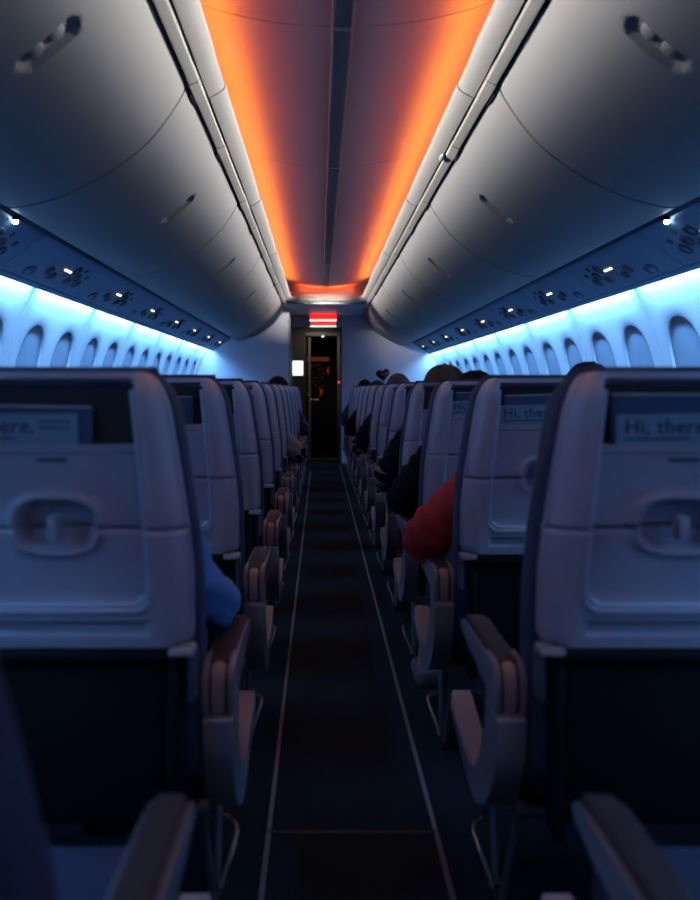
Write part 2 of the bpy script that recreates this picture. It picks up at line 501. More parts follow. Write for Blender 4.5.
for s in (-1, 1):
    lm = [latch_mesh(s, -.034), latch_mesh(s, .036)]
    bmesh_c = {}
    k = -4; starts = []
    yend = YL if s < 0 else YR
    y = BIN0+BINP*k
    while y < yend-.05:
        starts.append((max(y, Y0), min(y+BINP, yend))); y += BINP
    for i, (a, b) in enumerate(starts):
        L = round(b-a, 4)
        if L < .25: continue
        if L not in bmesh_c: bmesh_c[L] = bin_mesh(s, L)
        o = empty('overhead_bin', (s*.9, a, CAMZ+.75))
        idx = len(starts)-i
        tag(o, f'{ORD[idx]} closed overhead bin from the bulkhead, {SIDE[s]} of aisle facing cockpit', 'overhead bin', 'overhead bins')
        d = obj('bin_door', bmesh_c[L], o, (-s*.9, 0, -(CAMZ+.75)))
        for m_ in lm: obj('latch_paddle', m_, d, (0, L/2, 0))

# ------------------------------------------------------------------ passenger service units under the bins
PSUP = 1.02
PS = [(1.262, .700), (1.262, .662), (1.270, .652), (1.30, .634), (1.36, .590), (1.42, .548), (1.455, .524), (1.468, .524), (1.473, .514), (1.497, .502), (1.503, .505), (1.505, .54), (1.50, .60)]
def psu_pt(x):
    for (a, b), (c, d) in zip(PS[2:], PS[3:]):
        if a <= x <= c: return b+(d-b)*(x-a)/(c-a)
def psu_mesh(s):
    v, f = extrude_y([(s*x, z) for x, z in PS], .003, PSUP-.003)
    n = len(PS)
    f += [tuple(range(n)), tuple(range(2*n-1, n-1, -1))]
    f.append((n-1, 0, n, 2*n-1))
    return mesh_of('panel', v, f, 'psu_plastic', True, 30)
def disc(s, x, y, r, h, m, name, sq=1.0, dome=0):
    z = psu_pt(x); ang = math.atan2(-.55, 1)
    bm = bmesh.new(); N = 18
    rings = []
    prof = [(r, .004), (r, -h*.5), (r*.86, -h), (r*.6, -h*.6), (r*.55, h*.1)] if not dome else [(r, .004), (r, -h*.4), (r*.8, -h), (r*.4, -h*1.2)]
    for rr, hh in prof:
        ring = []
        for k in range(N):
            a = 2*PI*k/N; u = rr*math.cos(a); w = rr*math.sin(a)*sq
            ring.append(bm.verts.new((s*(x+u*.876+hh*.48), y+w, z-u*.48+hh*.876)))
        rings.append(ring)
    for A, B in zip(rings, rings[1:]):
        for k in range(N): bm.faces.new((A[k], A[(k+1) % N], B[(k+1) % N], B[k]))
    bm.faces.new(rings[-1])
    return bm_mesh(name, bm, m)
for s in (-1, 1):
    pm = psu_mesh(s)
    lamps = [disc(s, x, y, .033, .007, 'psu_dark', 'reading_lamp') for x, y in ((1.335, .70), (1.365, .79), (1.395, .87))]
    vents = [disc(s, x, y, .028, .012, 'psu_dark', 'air_vent', 1, 1) for x, y in ((1.405, .51), (1.385, .43), (1.40, .72))]
    spk = disc(s, 1.425, .26, .036, .003, 'psu_dark', 'speaker_grille', 1.6)
    btn = [disc(s, x, y, .016, .005, 'psu_dark', 'call_button', 1, 1) for x, y in ((1.318, .80), (1.345, .90))]
    bm = bmesh.new()
    for q in (0, 1):
        vs = add_box(bm, -.006, .006, -.020, .020, -.004, .004, .002)
        for vv in vs:
            co = vv.co.copy(); x = 1.352+co.x*.876+co.z*.48
            vv.co = Vector((s*x, .575+co.y+.056*q, psu_pt(1.352)-co.x*.48+co.z*.876-.002))
    sg = bm_mesh('lit_sign', bm, 'sign_glow')
    yend = YL if s < 0 else YR
    y0 = 4.03-.60 if s < 0 else 3.98-.60
    k = math.ceil((Y0-y0)/PSUP); ys = []
    while y0+PSUP*(k+1) < yend+.3: ys.append(y0+PSUP*k); k += 1
    for i, y in enumerate(ys):
        o = empty('passenger_service_unit', (s*1.37, y, CAMZ+.61)); idx = len(ys)-i
        tag(o, f'{ORD[idx]} service panel with lit sign from bulkhead, under {SIDE[s]} bins facing cockpit', 'service panel', 'service panels under the bins')
        off = (-s*1.37, 0, -.61)
        p = obj('panel', pm, o, off)
        for m_ in lamps: obj('reading_lamp', m_, o, off)
        for m_ in vents: obj('air_vent', m_, o, off)
        for m_ in btn: obj('call_button', m_, o, off)
        obj('speaker_grille', spk, o, off); obj('lit_sign', sg, o, off)
    # small bright lamp beside the bin joint
    bm = bmesh.new(); bmesh.ops.create_uvsphere(bm, u_segments=16, v_segments=10, radius=.011)
    sp = empty('spot_lamp', (s*1.262, 3.10, CAMZ+.655))
    tag(sp, f'tiny bright bluish white lamp under the bin joint, {SIDE[s]} of aisle facing cockpit', 'lamp', 'bin edge lamps')
    obj('bulb', bm_mesh('bulb', bm, 'spot_glow'), sp, (0, 0, -.006))
    bm = bmesh.new(); add_tube(bm, [(0, 0, -.004), (0, 0, .012)], .018, 16)
    obj('housing', bm_mesh('housing', bm, 'dark_frame'), sp, (0, 0, .002))
    # backing above the panels closes the gap towards the bins
    v, f = extrude_y([(s*1.226, .70), (s*1.30, .735), (s*1.47, .735)], Y0, yend)
    tag(obj('trim_5' if s < 0 else 'trim_6', mesh_of('trim', [(x, y, z+CAMZ) for x, y, z in v], f, 'black_plastic')), kind='structure')

# ------------------------------------------------------------------ bulkheads, header, rear wall
def wall_box(name, x0, x1, y0, y1, z0, z1, m):
    o = obj(name, box_mesh(name, x0, x1, y0, y1, z0, z1, m)); tag(o, kind='structure'); return o
wall_box('wall_front_left', -1.85, -.50, YL, YL+.05, 0, 2.62, 'bulkhead_laminate')
wall_box('wall_front_right', .245, 1.85, YR, YR+.05, 0, 2.62, 'bulkhead_laminate')
wall_box('wall_back', -1.85, 1.85, Y0-.05, Y0, 0, 2.65, 'bulkhead_laminate')
wall_box('ceiling_header', -.70, .70, COVE_END+.05, YR+.0, CAMZ+1.115, CAMZ+1.135, 'bulkhead_laminate')
wall_box('wall_header', -.50, .245, YR-.02, YR+.03, 2.075, CAMZ+1.13, 'bulkhead_laminate')
wall_box('wall_vestibule_left', -.56, -.52, YL+.05, YD, 0, 2.4, 'vestibule')
wall_box('wall_vestibule_right', .245, .29, YR+.05, YD, 0, 2.4, 'vestibule')
wall_box('ceiling_vestibule', -.56, .29, YR+.03, YD, 2.12, 2.16, 'vestibule')
# edge trim posts on the bulkheads
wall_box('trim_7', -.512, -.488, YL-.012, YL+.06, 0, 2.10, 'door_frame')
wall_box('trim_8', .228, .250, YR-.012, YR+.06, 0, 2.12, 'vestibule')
# cockpit wall and doorway
wall_box('wall_front', -.52, -.335, YD, YD+.06, 0, 2.4, 'vestibule')
wall_box('wall_front_top', -.335, .245, YD, YD+.06, 2.00, 2.4, 'vestibule')
dr = tag(empty('door_1', (-.05, YD, 0)), kind='structure')
def dpart(n_, x0, x1, y0, y1, z0, z1, m, b=.004): return obj(n_, box_mesh(n_, x0+.05, x1+.05, y0-YD, y1-YD, z0, z1, m, b), dr)
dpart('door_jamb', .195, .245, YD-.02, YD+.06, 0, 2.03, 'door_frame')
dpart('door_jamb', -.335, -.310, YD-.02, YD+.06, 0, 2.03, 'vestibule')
dpart('door_head', -.335, .245, YD-.02, YD+.06, 1.985, 2.045, 'door_frame')
dpart('door_leaf', -.275, -.235, YD+.06, YD+.62, .01, 1.97, 'door_frame')
dpart('door_handle', -.30, -.23, YD+.02, YD+.06, 1.02, 1.05, 'steel')
for x in (-.215, -.165, -.12): dpart('placard_light', x-.008, x+.008, YD+.05, YD+.056, .952, .968, 'dial_white', .001)
dpart('status_lamp', -.055, -.02, YD-.035, YD-.018, 1.965, 1.985, 'green_glow')
dpart('lock_lamp', .21, .235, YD-.032, YD-.018, 1.225, 1.25, 'red_glow')
# cockpit shell
wall_box('wall_cockpit', -1.2, 1.2, 14.55, 14.6, 0, 2.4, 'cockpit_dark')
wall_box('wall_cockpit_left', -1.2, -1.15, YD+.06, 14.6, 0, 2.4, 'cockpit_dark')
wall_box('wall_cockpit_right', 1.15, 1.2, YD+.06, 14.6, 0, 2.4, 'cockpit_dark')
wall_box('ceiling_cockpit', -1.2, 1.2, YD+.06, 14.6, 2.1, 2.15, 'cockpit_dark')
ip = empty('instrument_panel', (-.02, 14.4, 0))
tag(ip, 'dark cockpit instrument panel with dim orange lamps seen through the doorway', 'instrument panel')
obj('panel', box_mesh('panel', -.5, .5, -.03, .03, 0, 1.78, 'cockpit_dark', .02), ip)
obj('glareshield', box_mesh('glareshield', -.30, .10, -.10, -.02, 1.63, 1.70, 'amber_dim', .01), ip)
random.seed(3)
kn = box_mesh('indicator', -.012, .012, -.006, .006, -.009, .009, 'amber_glow', .002)
for r in range(7):
    for c in range(5):
        if random.random() < .62: obj('indicator', kn, ip, (-.27+c*.062+random.uniform(-.012, .012), -.035, 1.56-r*.075+random.uniform(-.012, .012)))
def crescent(name, cx, cz, r, a0, a1, w):
    bm = bmesh.new(); N = 14; pts = []; rs = []
    for i in range(N+1):
        t = i/N; a = a0+(a1-a0)*t
        pts.append((cx+r*math.cos(a), -.05, cz+r*math.sin(a))); rs.append(max(.004, w*math.sin(PI*t)))
    add_tube(bm, pts, rs, 10); obj(name, bm_mesh(name, bm, 'amber_glow'), ip)
crescent('lamp_arc', .16, 1.46, .085, math.radians(120), math.radians(235), .022)
crescent('lamp_arc', -.14, 1.07, .10, math.radians(-50), math.radians(55), .022)
vl = area('vestibule_fill_light', (-.13, YR+.32, 2.10), (0, .35, -1), .3, .1, 1.2, (1, .85, .65), 160)  # added dim lamp that brightens the cockpit door frame
# lit touch panel on the vestibule wall
tp = empty('attendant_panel', (-.44, YD-.02, 1.465))
tag(tp, 'white glowing attendant panel on dark wall left of the cockpit door', 'control panel')
obj('casing', box_mesh('casing', -.10, .10, -.005, .02, -.135, .135, 'black_plastic', .008), tp)
obj('screen', box_mesh('screen', -.085, .085, -.009, -.003, -.115, .115, 'panel_glow', .003), tp)
# illuminated red and white sign hanging above the aisle
ex = empty('ceiling_sign', (-.035, 11.9, 2.17))
tag(ex, 'glowing red hanging sign with two white light bars above the doorway', 'sign')
obj('housing', box_mesh('housing', -.20, .20, .03, .07, -.12, .10, 'dark_frame', .02), ex)
obj('red_panel', box_mesh('red_panel', -.195, .195, .0, .032, .002, .092, 'exit_red', .028, 4), ex)
obj('light_bar', box_mesh('light_bar', -.205, .205, -.012, .02, -.030, -.006, 'exit_white', .006), ex)
obj('red_panel', box_mesh('red_panel', -.185, .185, .0, .032, -.076, -.034, 'exit_red', .015, 3), ex)
obj('light_bar', box_mesh('light_bar', -.195, .195, -.012, .02, -.118, -.094, 'exit_white', .006), ex)
obj('hanger', box_mesh('hanger', -.05, .05, .035, .06, .09, .08+CAMZ+1.115-2.25, 'dark_frame'), ex)

# ------------------------------------------------------------------ seats
ZB, ZT = .680, 1.160
def half_w(z):
    t = max(0, min(1, (z-.80)/(ZT-.80)))
    w = .236-.048*t**1.3
    # rounded top corners
    q = max(0, (z-(ZT-.075))/.075)
    w -= .040*(1-math.sqrt(max(0, 1-min(1, q)**2)))
    # small rounding at the bottom
    q = max(0, (ZB+.022-z)/.022)
    return w-.018*(1-math.sqrt(max(0, 1-min(1, q)**2)))
LATC = .893
def inner_w(z):
    t = max(0, min(1, (z-.80)/(ZT-.80)))
    return .236-.034*t**1.3
def gx(u, z):
    a = abs(u); w = half_w(z); q = .72*inner_w(z)
    x = a*inner_w(z) if a <= .72 else q+(a-.72)/.28*(w-q)
    return math.copysign(x, u)
def lean(z): return -(z-ZB)*.10
def shell_y(u, z):
    x = gx(u, z); a = abs(u)
    y = lean(z)+.034*sm(.80, 1.0, a)**1.6 + .020*sm(ZT-.045, ZT, z)
    # recessed inner field bounded by a ridge
    sdx = abs(x)-.70*inner_w(z); sdz = .748-z
    rr = .030
    qx, qz = max(sdx+rr, 0), max(sdz+rr, 0)
    sd = math.hypot(qx, qz)+min(max(sdx+rr, sdz+rr), 0)-rr
    y += .022*(1-sm(-.012, .001, sd)) if z < 1.145 else 0
    y -= .004*math.exp(-((sd-.004)/.005)**2)
    # seam
    y += .010*math.exp(-((z-.887)/.0032)**2)
    # slot along the lower edge
    if a < .70: y += .008*sm(.700, .706, z)*(1-sm(.723, .728, z))*(1-sm(.66, .70, a))
    # latch bowl
    hx, hz = .066, .044
    e = ((abs(x)/hx)**3+(abs(z-LATC)/hz)**3)**(1/3)
    y -= .010*math.exp(-((e-1.12)/.13)**2)
    y += .030*(1-sm(.80, 1.0, e))
    return y
def shell_parts():
    us = sorted(set([round(-1+2*i/40, 4) for i in range(41)] + [sg*q for sg in (-1, 1) for q in (.625, .635, .645, .655, .665, .675, .685, .70, .71, .72, .735, .92, .94, .96, .98)]
                    + [sg*q for sg in (-1, 1) for q in (.21, .23, .26, .29, .31, .33)]))
    zs = sorted(set([round(ZB+(ZT-ZB)*i/44, 4) for i in range(45)] + [.700, .703, .706, .723, .726, .728, .735, .740, .745, .749, .754, .880, .883, .885, .887, .889, .891, .894,
                     .838, .843, .849, .855, .862, .924, .931, .937, .943, .948, 1.034, 1.138, ZT-.003, ZT-.006, ZT-.012, ZT-.02, ZT-.03, ZB+.003, ZB+.008, ZB+.014, ZB+.022]))
    parts = {'upper_shell': [], 'tray_table': [], 'lower_shell': []}
    V = {}
    P = [[(gx(u, z), shell_y(u, z), z) for u in us] for z in zs]
    for i in range(len(zs)-1):
        zm = (zs[i]+zs[i+1])/2
        for j in range(len(us)-1):
            um = abs(us[j]+us[j+1])/2
            if 1.034 < zm < 1.138 and um < .695: continue
            key = 'upper_shell' if zm > .887 else ('tray_table' if um < .705 and zm > .747 else 'lower_shell')
            parts[key].append((i, j))
    out = {}
    for key, cells in parts.items():
        idx = {}; v = []; f = []
        def g(i, j):
            if (i, j) not in idx: idx[(i, j)] = len(v); v.append(P[i][j])
            return idx[(i, j)]
        for i, j in cells: f.append((g(i, j), g(i, j+1), g(i+1, j+1), g(i+1, j)))
        # rim folded forward along the outer border and the pocket mouth
        edges = {}
        for q in f:
            for a, b in zip(q, q[1:]+q[:1]): edges[(min(a, b), max(a, b))] = edges.get((min(a, b), max(a, b)), 0)+1
        inv = {b: a for a, b in idx.items()}
        fold = {}
        for (a, b), c_ in list(edges.items()):
            if c_ != 1: continue
            for w in (a, b):
                if w not in fold:
                    x, y, z = v[w]; fold[w] = len(v); v.append((x*.985, y+.030, z))
            f.append((a, b, fold[b], fold[a]))
        out[key] = mesh_of(key, v, f, 'shell_plastic', True, 42)
    return out
SH = shell_parts()
def ridge_highlight():  # thin pale tube that paints the highlight along the recessed field's edge
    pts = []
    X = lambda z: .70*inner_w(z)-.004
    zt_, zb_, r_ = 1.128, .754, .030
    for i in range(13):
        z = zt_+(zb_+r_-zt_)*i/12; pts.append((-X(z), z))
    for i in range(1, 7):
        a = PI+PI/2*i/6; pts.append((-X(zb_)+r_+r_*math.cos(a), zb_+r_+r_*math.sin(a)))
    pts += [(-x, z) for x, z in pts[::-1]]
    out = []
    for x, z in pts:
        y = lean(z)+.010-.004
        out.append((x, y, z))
    bm = bmesh.new(); add_tube(bm, out, .0042, 8); return bm_mesh('ridge_highlight', bm, 'ridge_highlight_pale')
def rr_section(cx, cy, hx, hy, z, r, n=5):
    pts = []
    for qx, qy, a0 in ((1, 1, 0), (-1, 1, PI/2), (-1, -1, PI), (1, -1, 1.5*PI)):
        for i in range(n):
            a = a0+PI/2*i/(n-1)
            pts.append((cx+qx*(hx-r)+r*math.cos(a), cy+qy*(hy-r)+r*math.sin(a), z))
    return pts
def cushion_back():
    rings = []
    for z in (.40, .41, .43, .47, .54, .62, .70, .78, .86, .94, 1.0, 1.05, 1.10, 1.13, 1.15, 1.162, 1.170):
        w = half_w(min(max(z, .71), ZT-.004))+.005
        th = .048+.012*math.exp(-((z-.70)/.10)**2)+.010*math.exp(-((z-1.08)/.06)**2)
        e = sm(.39, .42, z)*(1-.75*sm(1.135, 1.171, z)); th *= max(.25, e)
        y = .104+lean(z) if z > .5 else .104+lean(.5)
        rings.append(rr_section(0, y+.006, w, th, z, min(.030, th*.9)))
    v, f = loft(rings)
    return mesh_of('back_cushion', v, f, 'navy_fabric', True, 60)
def add_rounded(bm, x0, x1, y0, y1, z0, z1, r): return add_box(bm, x0, x1, y0, y1, z0, z1, r, 4)
G = {'ridge_highlight': ridge_highlight()}
G['back_cushion'] = cushion_back()
bm = bmesh.new(); add_rounded(bm, -.150, .150, .120, .172, .985, 1.125, .026)
for vv in bm.verts: vv.co.y += lean(vv.co.z)
G['headrest'] = bm_mesh('headrest', bm, 'navy_fabric')
bm = bmesh.new(); add_rounded(bm, -.232, .232, .135, .60, .335, .455, .040)
for vv in bm.verts:
    vv.co.z += .012*(1-(vv.co.x/.23)**2) + .03*(vv.co.y-.13)
G['seat_cushion'] = bm_mesh('seat_cushion', bm, 'navy_fabric')
# black structure below the shell
bm = bmesh.new()
add_box(bm, -.185, .185, .030, .050, .355, .70, .006)
for sx in (-1, 1): add_box(bm, sx*.20-.012, sx*.20+.012, .018, .075, .33, .70, .006)
G['back_support'] = bm_mesh('back_support', bm, 'dark_frame')
bm = bmesh.new(); add_box(bm, -.224, .224, .002, .040, .652, .676, .008); G['tray_hinge_bar'] = bm_mesh('tray_hinge_bar', bm, 'dark_frame')
for sx in (-1, 1):
    bm = bmesh.new(); add_box(bm, sx*.217-.022, sx*.217+.022, -.002, .045, .664, .679, .005)
    G['bracket', sx] = bm_mesh('bracket', bm, 'tan_plastic')
    bm = bmesh.new(); add_box(bm, sx*.234-.006, sx*.234+.006, .010, .050, .58, .672, .005)
    G['bracket_arm', sx] = bm_mesh('bracket_arm', bm, 'dark_trim')
# pocket lining: a shallow dark box behind the mouth
def pocket():
    w = .160
    bm = bmesh.new()
    q = lambda x, y, z: bm.verts.new((x, y+lean(z), z))
    fr = [(-w, .020, 1.02), (w, .020, 1.02), (w*.93, .020, 1.142), (-w*.93, .020, 1.142)]
    bk = [(-w, .046, 1.00), (w, .046, 1.00), (w*.93, .045, 1.145), (-w*.93, .045, 1.145)]
    A = [q(*p) for p in fr]; B = [q(*p) for p in bk]
    for i in range(4): bm.faces.new((A[i], A[(i+1) % 4], B[(i+1) % 4], B[i]))
    bm.faces.new(B); 
    return bm_mesh('pocket_lining', bm, 'black_plastic', False)
G['pocket_lining'] = pocket()
bm = bmesh.new(); add_box(bm, -.009, .009, -.004, .030, .868, .912, .004)
for vv in bm.verts: vv.co.y += lean(.89)
G['latch'] = bm_mesh('latch', bm, 'shell_plastic')
bm = bmesh.new(); add_box(bm, -.026, .026, .0105, .0135, 1.006, 1.0115, .0008, 1)
for vv in bm.verts: vv.co.y += lean(vv.co.z)-.001
G['placard'] = bm_mesh('placard', bm, 'card_text')
# beams and legs
for nm, y in (('front', .46), ('rear', .20)):
    bm = bmesh.new(); add_tube(bm, [(-.240, y, .305), (.240, y, .305)], .022, 12); G['beam', nm] = bm_mesh('seat_beam', bm, 'leg_metal')
bm = bmesh.new(); add_box(bm, -.225, .225, .15, .56, .322, .338, .006); G['seat_pan'] = bm_mesh('seat_pan', bm, 'dark_frame')

def armrest_meshes(s, wide):
    """s: side on which the armrest sits, seat-local x = s*.270 ; wide: aisle one with end panel"""
    r = {}
    cx = s*.270; h = .027 if wide else .020
    zt = .622
    # pad
    prof = [(.115, zt-.030), (.118, zt-.006), (.130, zt), (.40, zt-.002), (.440, zt-.008), (.452, zt-.022), (.445, zt-.036), (.39, zt-.046), (.25, zt-.058), (.14, zt-.066)]
    bm = bmesh.new(); prism_x(bm, prof, cx-h*.86, cx+h*.86)
    bmesh.ops.bevel(bm, geom=[e for e in bm.edges if abs(e.verts[0].co.x-e.verts[1].co.x) < 1e-5], offset=.006, segments=2, affect='EDGES')
    r['armrest'] = bm_mesh('armrest', bm, 'armrest_pad', True, 50)
    # trim along both sides
    bm = bmesh.new()
    tp = [(.12, zt-.010), (.40, zt-.012), (.440, zt-.018), (.456, zt-.028), (.440, zt-.042), (.38, zt-.054), (.25, zt-.066), (.13, zt-.076)]
    for sg in (-1, 1): prism_x(bm, tp, cx+sg*h*.86, cx+sg*h*1.05)
    r['armrest_trim'] = bm_mesh('armrest_trim', bm, 'trim_plastic', True, 50)
    # hinge: side cheeks and a core
    def lozenge(x0, x1, m, nm, g=0.0):
        pr = []
        for i in range(9): a = PI/2+PI*i/8; pr.append((.118+(.034-g)*math.cos(a), zt-.036+(.034-g)*math.sin(a)*1.0))
        bot = zt-.096
        pr = [(.175, zt-.002-g), (.118, zt-.002-g)]+pr[1:5]+[(.084+g, bot+.02), (.090+g, bot), (.175, bot)]
        bm = bmesh.new(); prism_x(bm, pr, x0, x1)
        bmesh.ops.bevel(bm, geom=[e for e in bm.edges if abs(e.verts[0].co.x-e.verts[1].co.x) < 1e-5], offset=.003, segments=2, affect='EDGES')
        return bm_mesh(nm, bm, m, True, 50)
    r['hinge_core'] = lozenge(cx-h*.44, cx+h*.44, 'tan_plastic', 'hinge_core', .004)
    r['cheek', -1] = lozenge(cx-h*1.10, cx-h*.68, 'trim_plastic', 'hinge_cheek')
    r['cheek', 1] = lozenge(cx+h*.68, cx+h*1.10, 'trim_plastic', 'hinge_cheek')
    r['groove'] = lozenge(cx-h*.72, cx+h*.72, 'black_plastic', 'hinge_groove', .008)
    if wide:
        outer = smooth_path([(0, .082, .518), (0, .092, .450), (0, .130, .375), (0, .195, .310), (0, .275, .268), (0, .345, .264), (0, .43, .282), (0, .53, .308), (0, .615, .335)], 5)
        inner = smooth_path([(0, .612, .358), (0, .53, .338), (0, .45, .322), (0, .37, .316), (0, .300, .335), (0, .242, .392), (0, .205, .455), (0, .185, .518)], 5)
        prof = [(p.y, p.z) for p in outer]+[(p.y, p.z) for p in inner]
        bm = bmesh.new(); prism_x(bm, prof, cx-h*1.0, cx+h*1.0)
        bmesh.ops.bevel(bm, geom=[e for e in bm.edges if abs(e.verts[0].co.x-e.verts[1].co.x) < 1e-5], offset=.005, segments=2, affect='EDGES')
        r['end_panel'] = bm_mesh('end_panel', bm, 'trim_plastic', True, 45)
        # light cover on the upper face of the forward limb
        bm = bmesh.new()
        pth = smooth_path([(0, .350, .318), (0, .44, .324), (0, .53, .342), (0, .622, .368)], 4)
        up = [(p.y, p.z+.004) for p in pth]; lo = [(p.y, p.z-.012) for p in pth[::-1]]
        prism_x(bm, up+lo, cx-h*.86, cx+h*.98)
        bmesh.ops.bevel(bm, geom=[e for e in bm.edges if abs(e.verts[0].co.x-e.verts[1].co.x) < 1e-5], offset=.004, segments=2, affect='EDGES')
        r['end_pad'] = bm_mesh('end_pad', bm, 'tan_plastic', True, 50)
        bm = bmesh.new(); add_box(bm, cx-h*1.04, cx+h*1.04, .080, .184, .514, .522, .002); r['end_cap'] = bm_mesh('end_cap', bm, 'shell_plastic')
        # luggage bar and legs
        px = s*.225
        r['leg_front'] = tube_mesh('leg', [(px, .47, .30), (px, .42, .012)], .010, 'leg_metal')
        r['leg_rear'] = tube_mesh('leg', [(px, .20, .30), (px, .36, .012)], .009, 'leg_metal')
        pts = smooth_path([(s*.235, .40, .008), (s*.248, .415, .05), (s*.262, .44, .088), (s*.262, .49, .100), (s*.235, .53, .100), (s*.19, .54, .100), (-s*.238, .54, .100)], 6)
        r['luggage_bar'] = tube_mesh('luggage_bar', pts, .006, 'steel')
        r['foot_rail'] = box_mesh('foot_rail', px-.02, px+.02, .32, .50, .0, .014, 'dark_frame', .004)
    else:
        px = s*.20
        r['leg_front'] = tube_mesh('leg', [(px, .47, .30), (px, .42, .0)], .010, 'leg_metal')
        r['leg_rear'] = tube_mesh('leg', [(px, .20, .30), (px, .36, .0)], .009, 'leg_metal')
    return r
AM = {(s, w): armrest_meshes(s, w) for s in (-1, 1) for w in (0, 1)}
PITCH, D0 = .79, 1.39
CX = [.541, 1.025, 1.509]
PIV = Vector((0, .12, .45))
def make_seat(side, row, col, rec=0.0):
    x = side*CX[col]; y = D0+PITCH*row-(.02 if row < 0 else 0)
    o = empty('airline_seat', (x, y, 0))
    idx = (12-row) if side < 0 else (13-row)
    kind = ['aisle', 'middle', 'window'][col]
    tag(o, f'grey-backed navy {kind} seat, {ORD[idx]} row from bulkhead, {SIDE[side]} of aisle facing cockpit', 'seat', 'rows of airline seats')
    R = Matrix.Translation(PIV) @ Matrix.Rotation(math.radians(rec), 4, 'X') @ Matrix.Translation(-PIV)
    def back(n_, me, par=o):
        q = obj(n_, me, par)
        if par is o: q.matrix_basis = R
        return q
    us = back('upper_shell', SH['upper_shell']); back('placard', G['placard'], us)
    tt = back('tray_table', SH['tray_table']); back('latch', G['latch'], tt)
    back('lower_shell', SH['lower_shell']); back('ridge_highlight', G['ridge_highlight'])
    back('pocket_lining', G['pocket_lining']); back('back_cushion', G['back_cushion']); back('headrest', G['headrest'])
    bs = back('back_support', G['back_support'])
    for sx in (-1, 1): back('bracket', G['bracket', sx], bs); back('bracket_arm', G['bracket_arm', sx], bs)
    back('tray_hinge_bar', G['tray_hinge_bar'], bs)
    obj('seat_cushion', G['seat_cushion'], o); obj('seat_pan', G['seat_pan'], o)
    for nm in ('front', 'rear'): obj('seat_beam', G['beam', nm], o)
    def arm(s, wide):
        r = AM[(s, wide)]; dx = 0 if wide else -s*.050
        a = obj('armrest', r['armrest'], o, (dx, 0, 0))
        obj('armrest_trim', r['armrest_trim'], a); obj('hinge_core', r['hinge_core'], a); obj('hinge_groove', r['groove'], a)
        for q in (-1, 1): obj('hinge_cheek', r['cheek', q], a)
        if wide:
            e = obj('end_panel', r['end_panel'], o); obj('end_pad', r['end_pad'], e); obj('end_cap', r['end_cap'], e)
            obj('luggage_bar', r['luggage_bar'], o); obj('foot_rail', r['foot_rail'], o)
        obj('leg', r['leg_front'], o); obj('leg', r['leg_rear'], o)
    arm(-side, 1 if col == 0 else 0)
    if col == 2:
        r = AM[(side, 0)]
        a = obj('armrest', r['armrest'], o, (-side*.055, 0, 0)); obj('armrest_trim', r['armrest_trim'], a)
    return o
SEATS = {}
random.seed(11)
for side, nrow in ((-1, 12), (1, 13)):
    for row in range(-3, nrow):
        for col in range(3):
            rec = random.uniform(-.8, .8) if row > 0 else 0
            if row < 0: rec = 13.0 if row == -1 else 3.0
            SEATS[side, row, col] = make_seat(side, row, col, rec)

# ------------------------------------------------------------------ cards and magazines in the pockets
def text_mesh(body, size):
    cu = bpy.data.curves.new('lettering', 'FONT'); cu.body = body; cu.size = size; cu.extrude = .0004; cu.offset = .0004
    cu.space_character = 1.06
    t = bpy.data.objects.new('lettering', cu); C.objects.link(t)
    dg = bpy.context.evaluated_depsgraph_get()
    me = bpy.data.meshes.new_from_object(t.evaluated_get(dg)); bpy.data.objects.remove(t)
    for v in me.vertices: v.co = Vector((v.co.x, -v.co.z, v.co.y))
    me.materials.clear(); me.materials.append(MATS['card_text']); return me
TXT = text_mesh('Hi, there.', .036)
TXT_S = [box_mesh('small_print', 0, w, -.0008, .0, 0, .0032, 'card_text') for w in (.115, .055, .055)]
cardm = box_mesh('card', -.118, .118, 0, .0022, -.03, .066, 'card_blue', .0008, 1)
stripm = box_mesh('header_band', -.118, .118, -.0006, .0, .070, .078, 'magazine')
magm = box_mesh('magazine', -.122, .122, .004, .012, -.03, .098, 'magazine', .002, 1)
edgm = box_mesh('page_edge', -.120, .120, .0035, .0125, .0975, .0995, 'paper_edge')
def card(side, row, dx=0, rot=0):
    x = side*CX[0]+dx; y = D0+PITCH*row
    zb = 1.022
    o = empty('safety_card', (x, y+lean(zb)+.024, zb)); o.rotation_euler = (math.radians(6), math.radians(rot), 0)
    idx = (12-row) if side < 0 else (13-row)
    tag(o, f'pale blue greeting card in the seatback pocket, {ORD[idx]} aisle row from bulkhead, {SIDE[side]} facing cockpit', 'card', 'cards in seatback pockets')
    c = obj('card', cardm, o); obj('lettering', TXT, c, (-.104, -.0006, .033))
    obj('small_print', TXT_S[0], c, (-.104, 0, .022)); obj('small_print', TXT_S[1], c, (.052, 0, .050)); obj('small_print', TXT_S[2], c, (.052, 0, .040))
def magazine(side, row, dx=0, rot=0, dz=0):
    x = side*CX[0]+dx; y = D0+PITCH*row; zb = 1.022+dz
    o = empty('magazine', (x, y+lean(zb)+.025, zb)); o.rotation_euler = (math.radians(5), math.radians(rot), 0)
    idx = (12-row) if side < 0 else (13-row)
    tag(o, f'dark blue magazine in the seatback pocket, {ORD[idx]} aisle row from bulkhead, {SIDE[side]} facing cockpit', 'magazine', 'magazines in seatback pockets')
    b = obj('cover', magm, o); obj('page_edge', edgm, b)
for row, dx in ((0, .005), (1, -.022), (2, -.024)): card(1, row, dx, -1)
card(-1, 0, -.076, 0)
magazine(1, 0, .0, 0, .0); magazine(1, 1, .0, -1.5, -.006); magazine(1, 2, .0, 0, -.004); magazine(-1, 0, -.057, 1, -.020)
magazine(1, 3, .06, 0, -.008); magazine(-1, 1, -.007, 0, -.012); magazine(1, 4, .05, 0, -.02); magazine(-1, 2, -.03, 0, -.03)

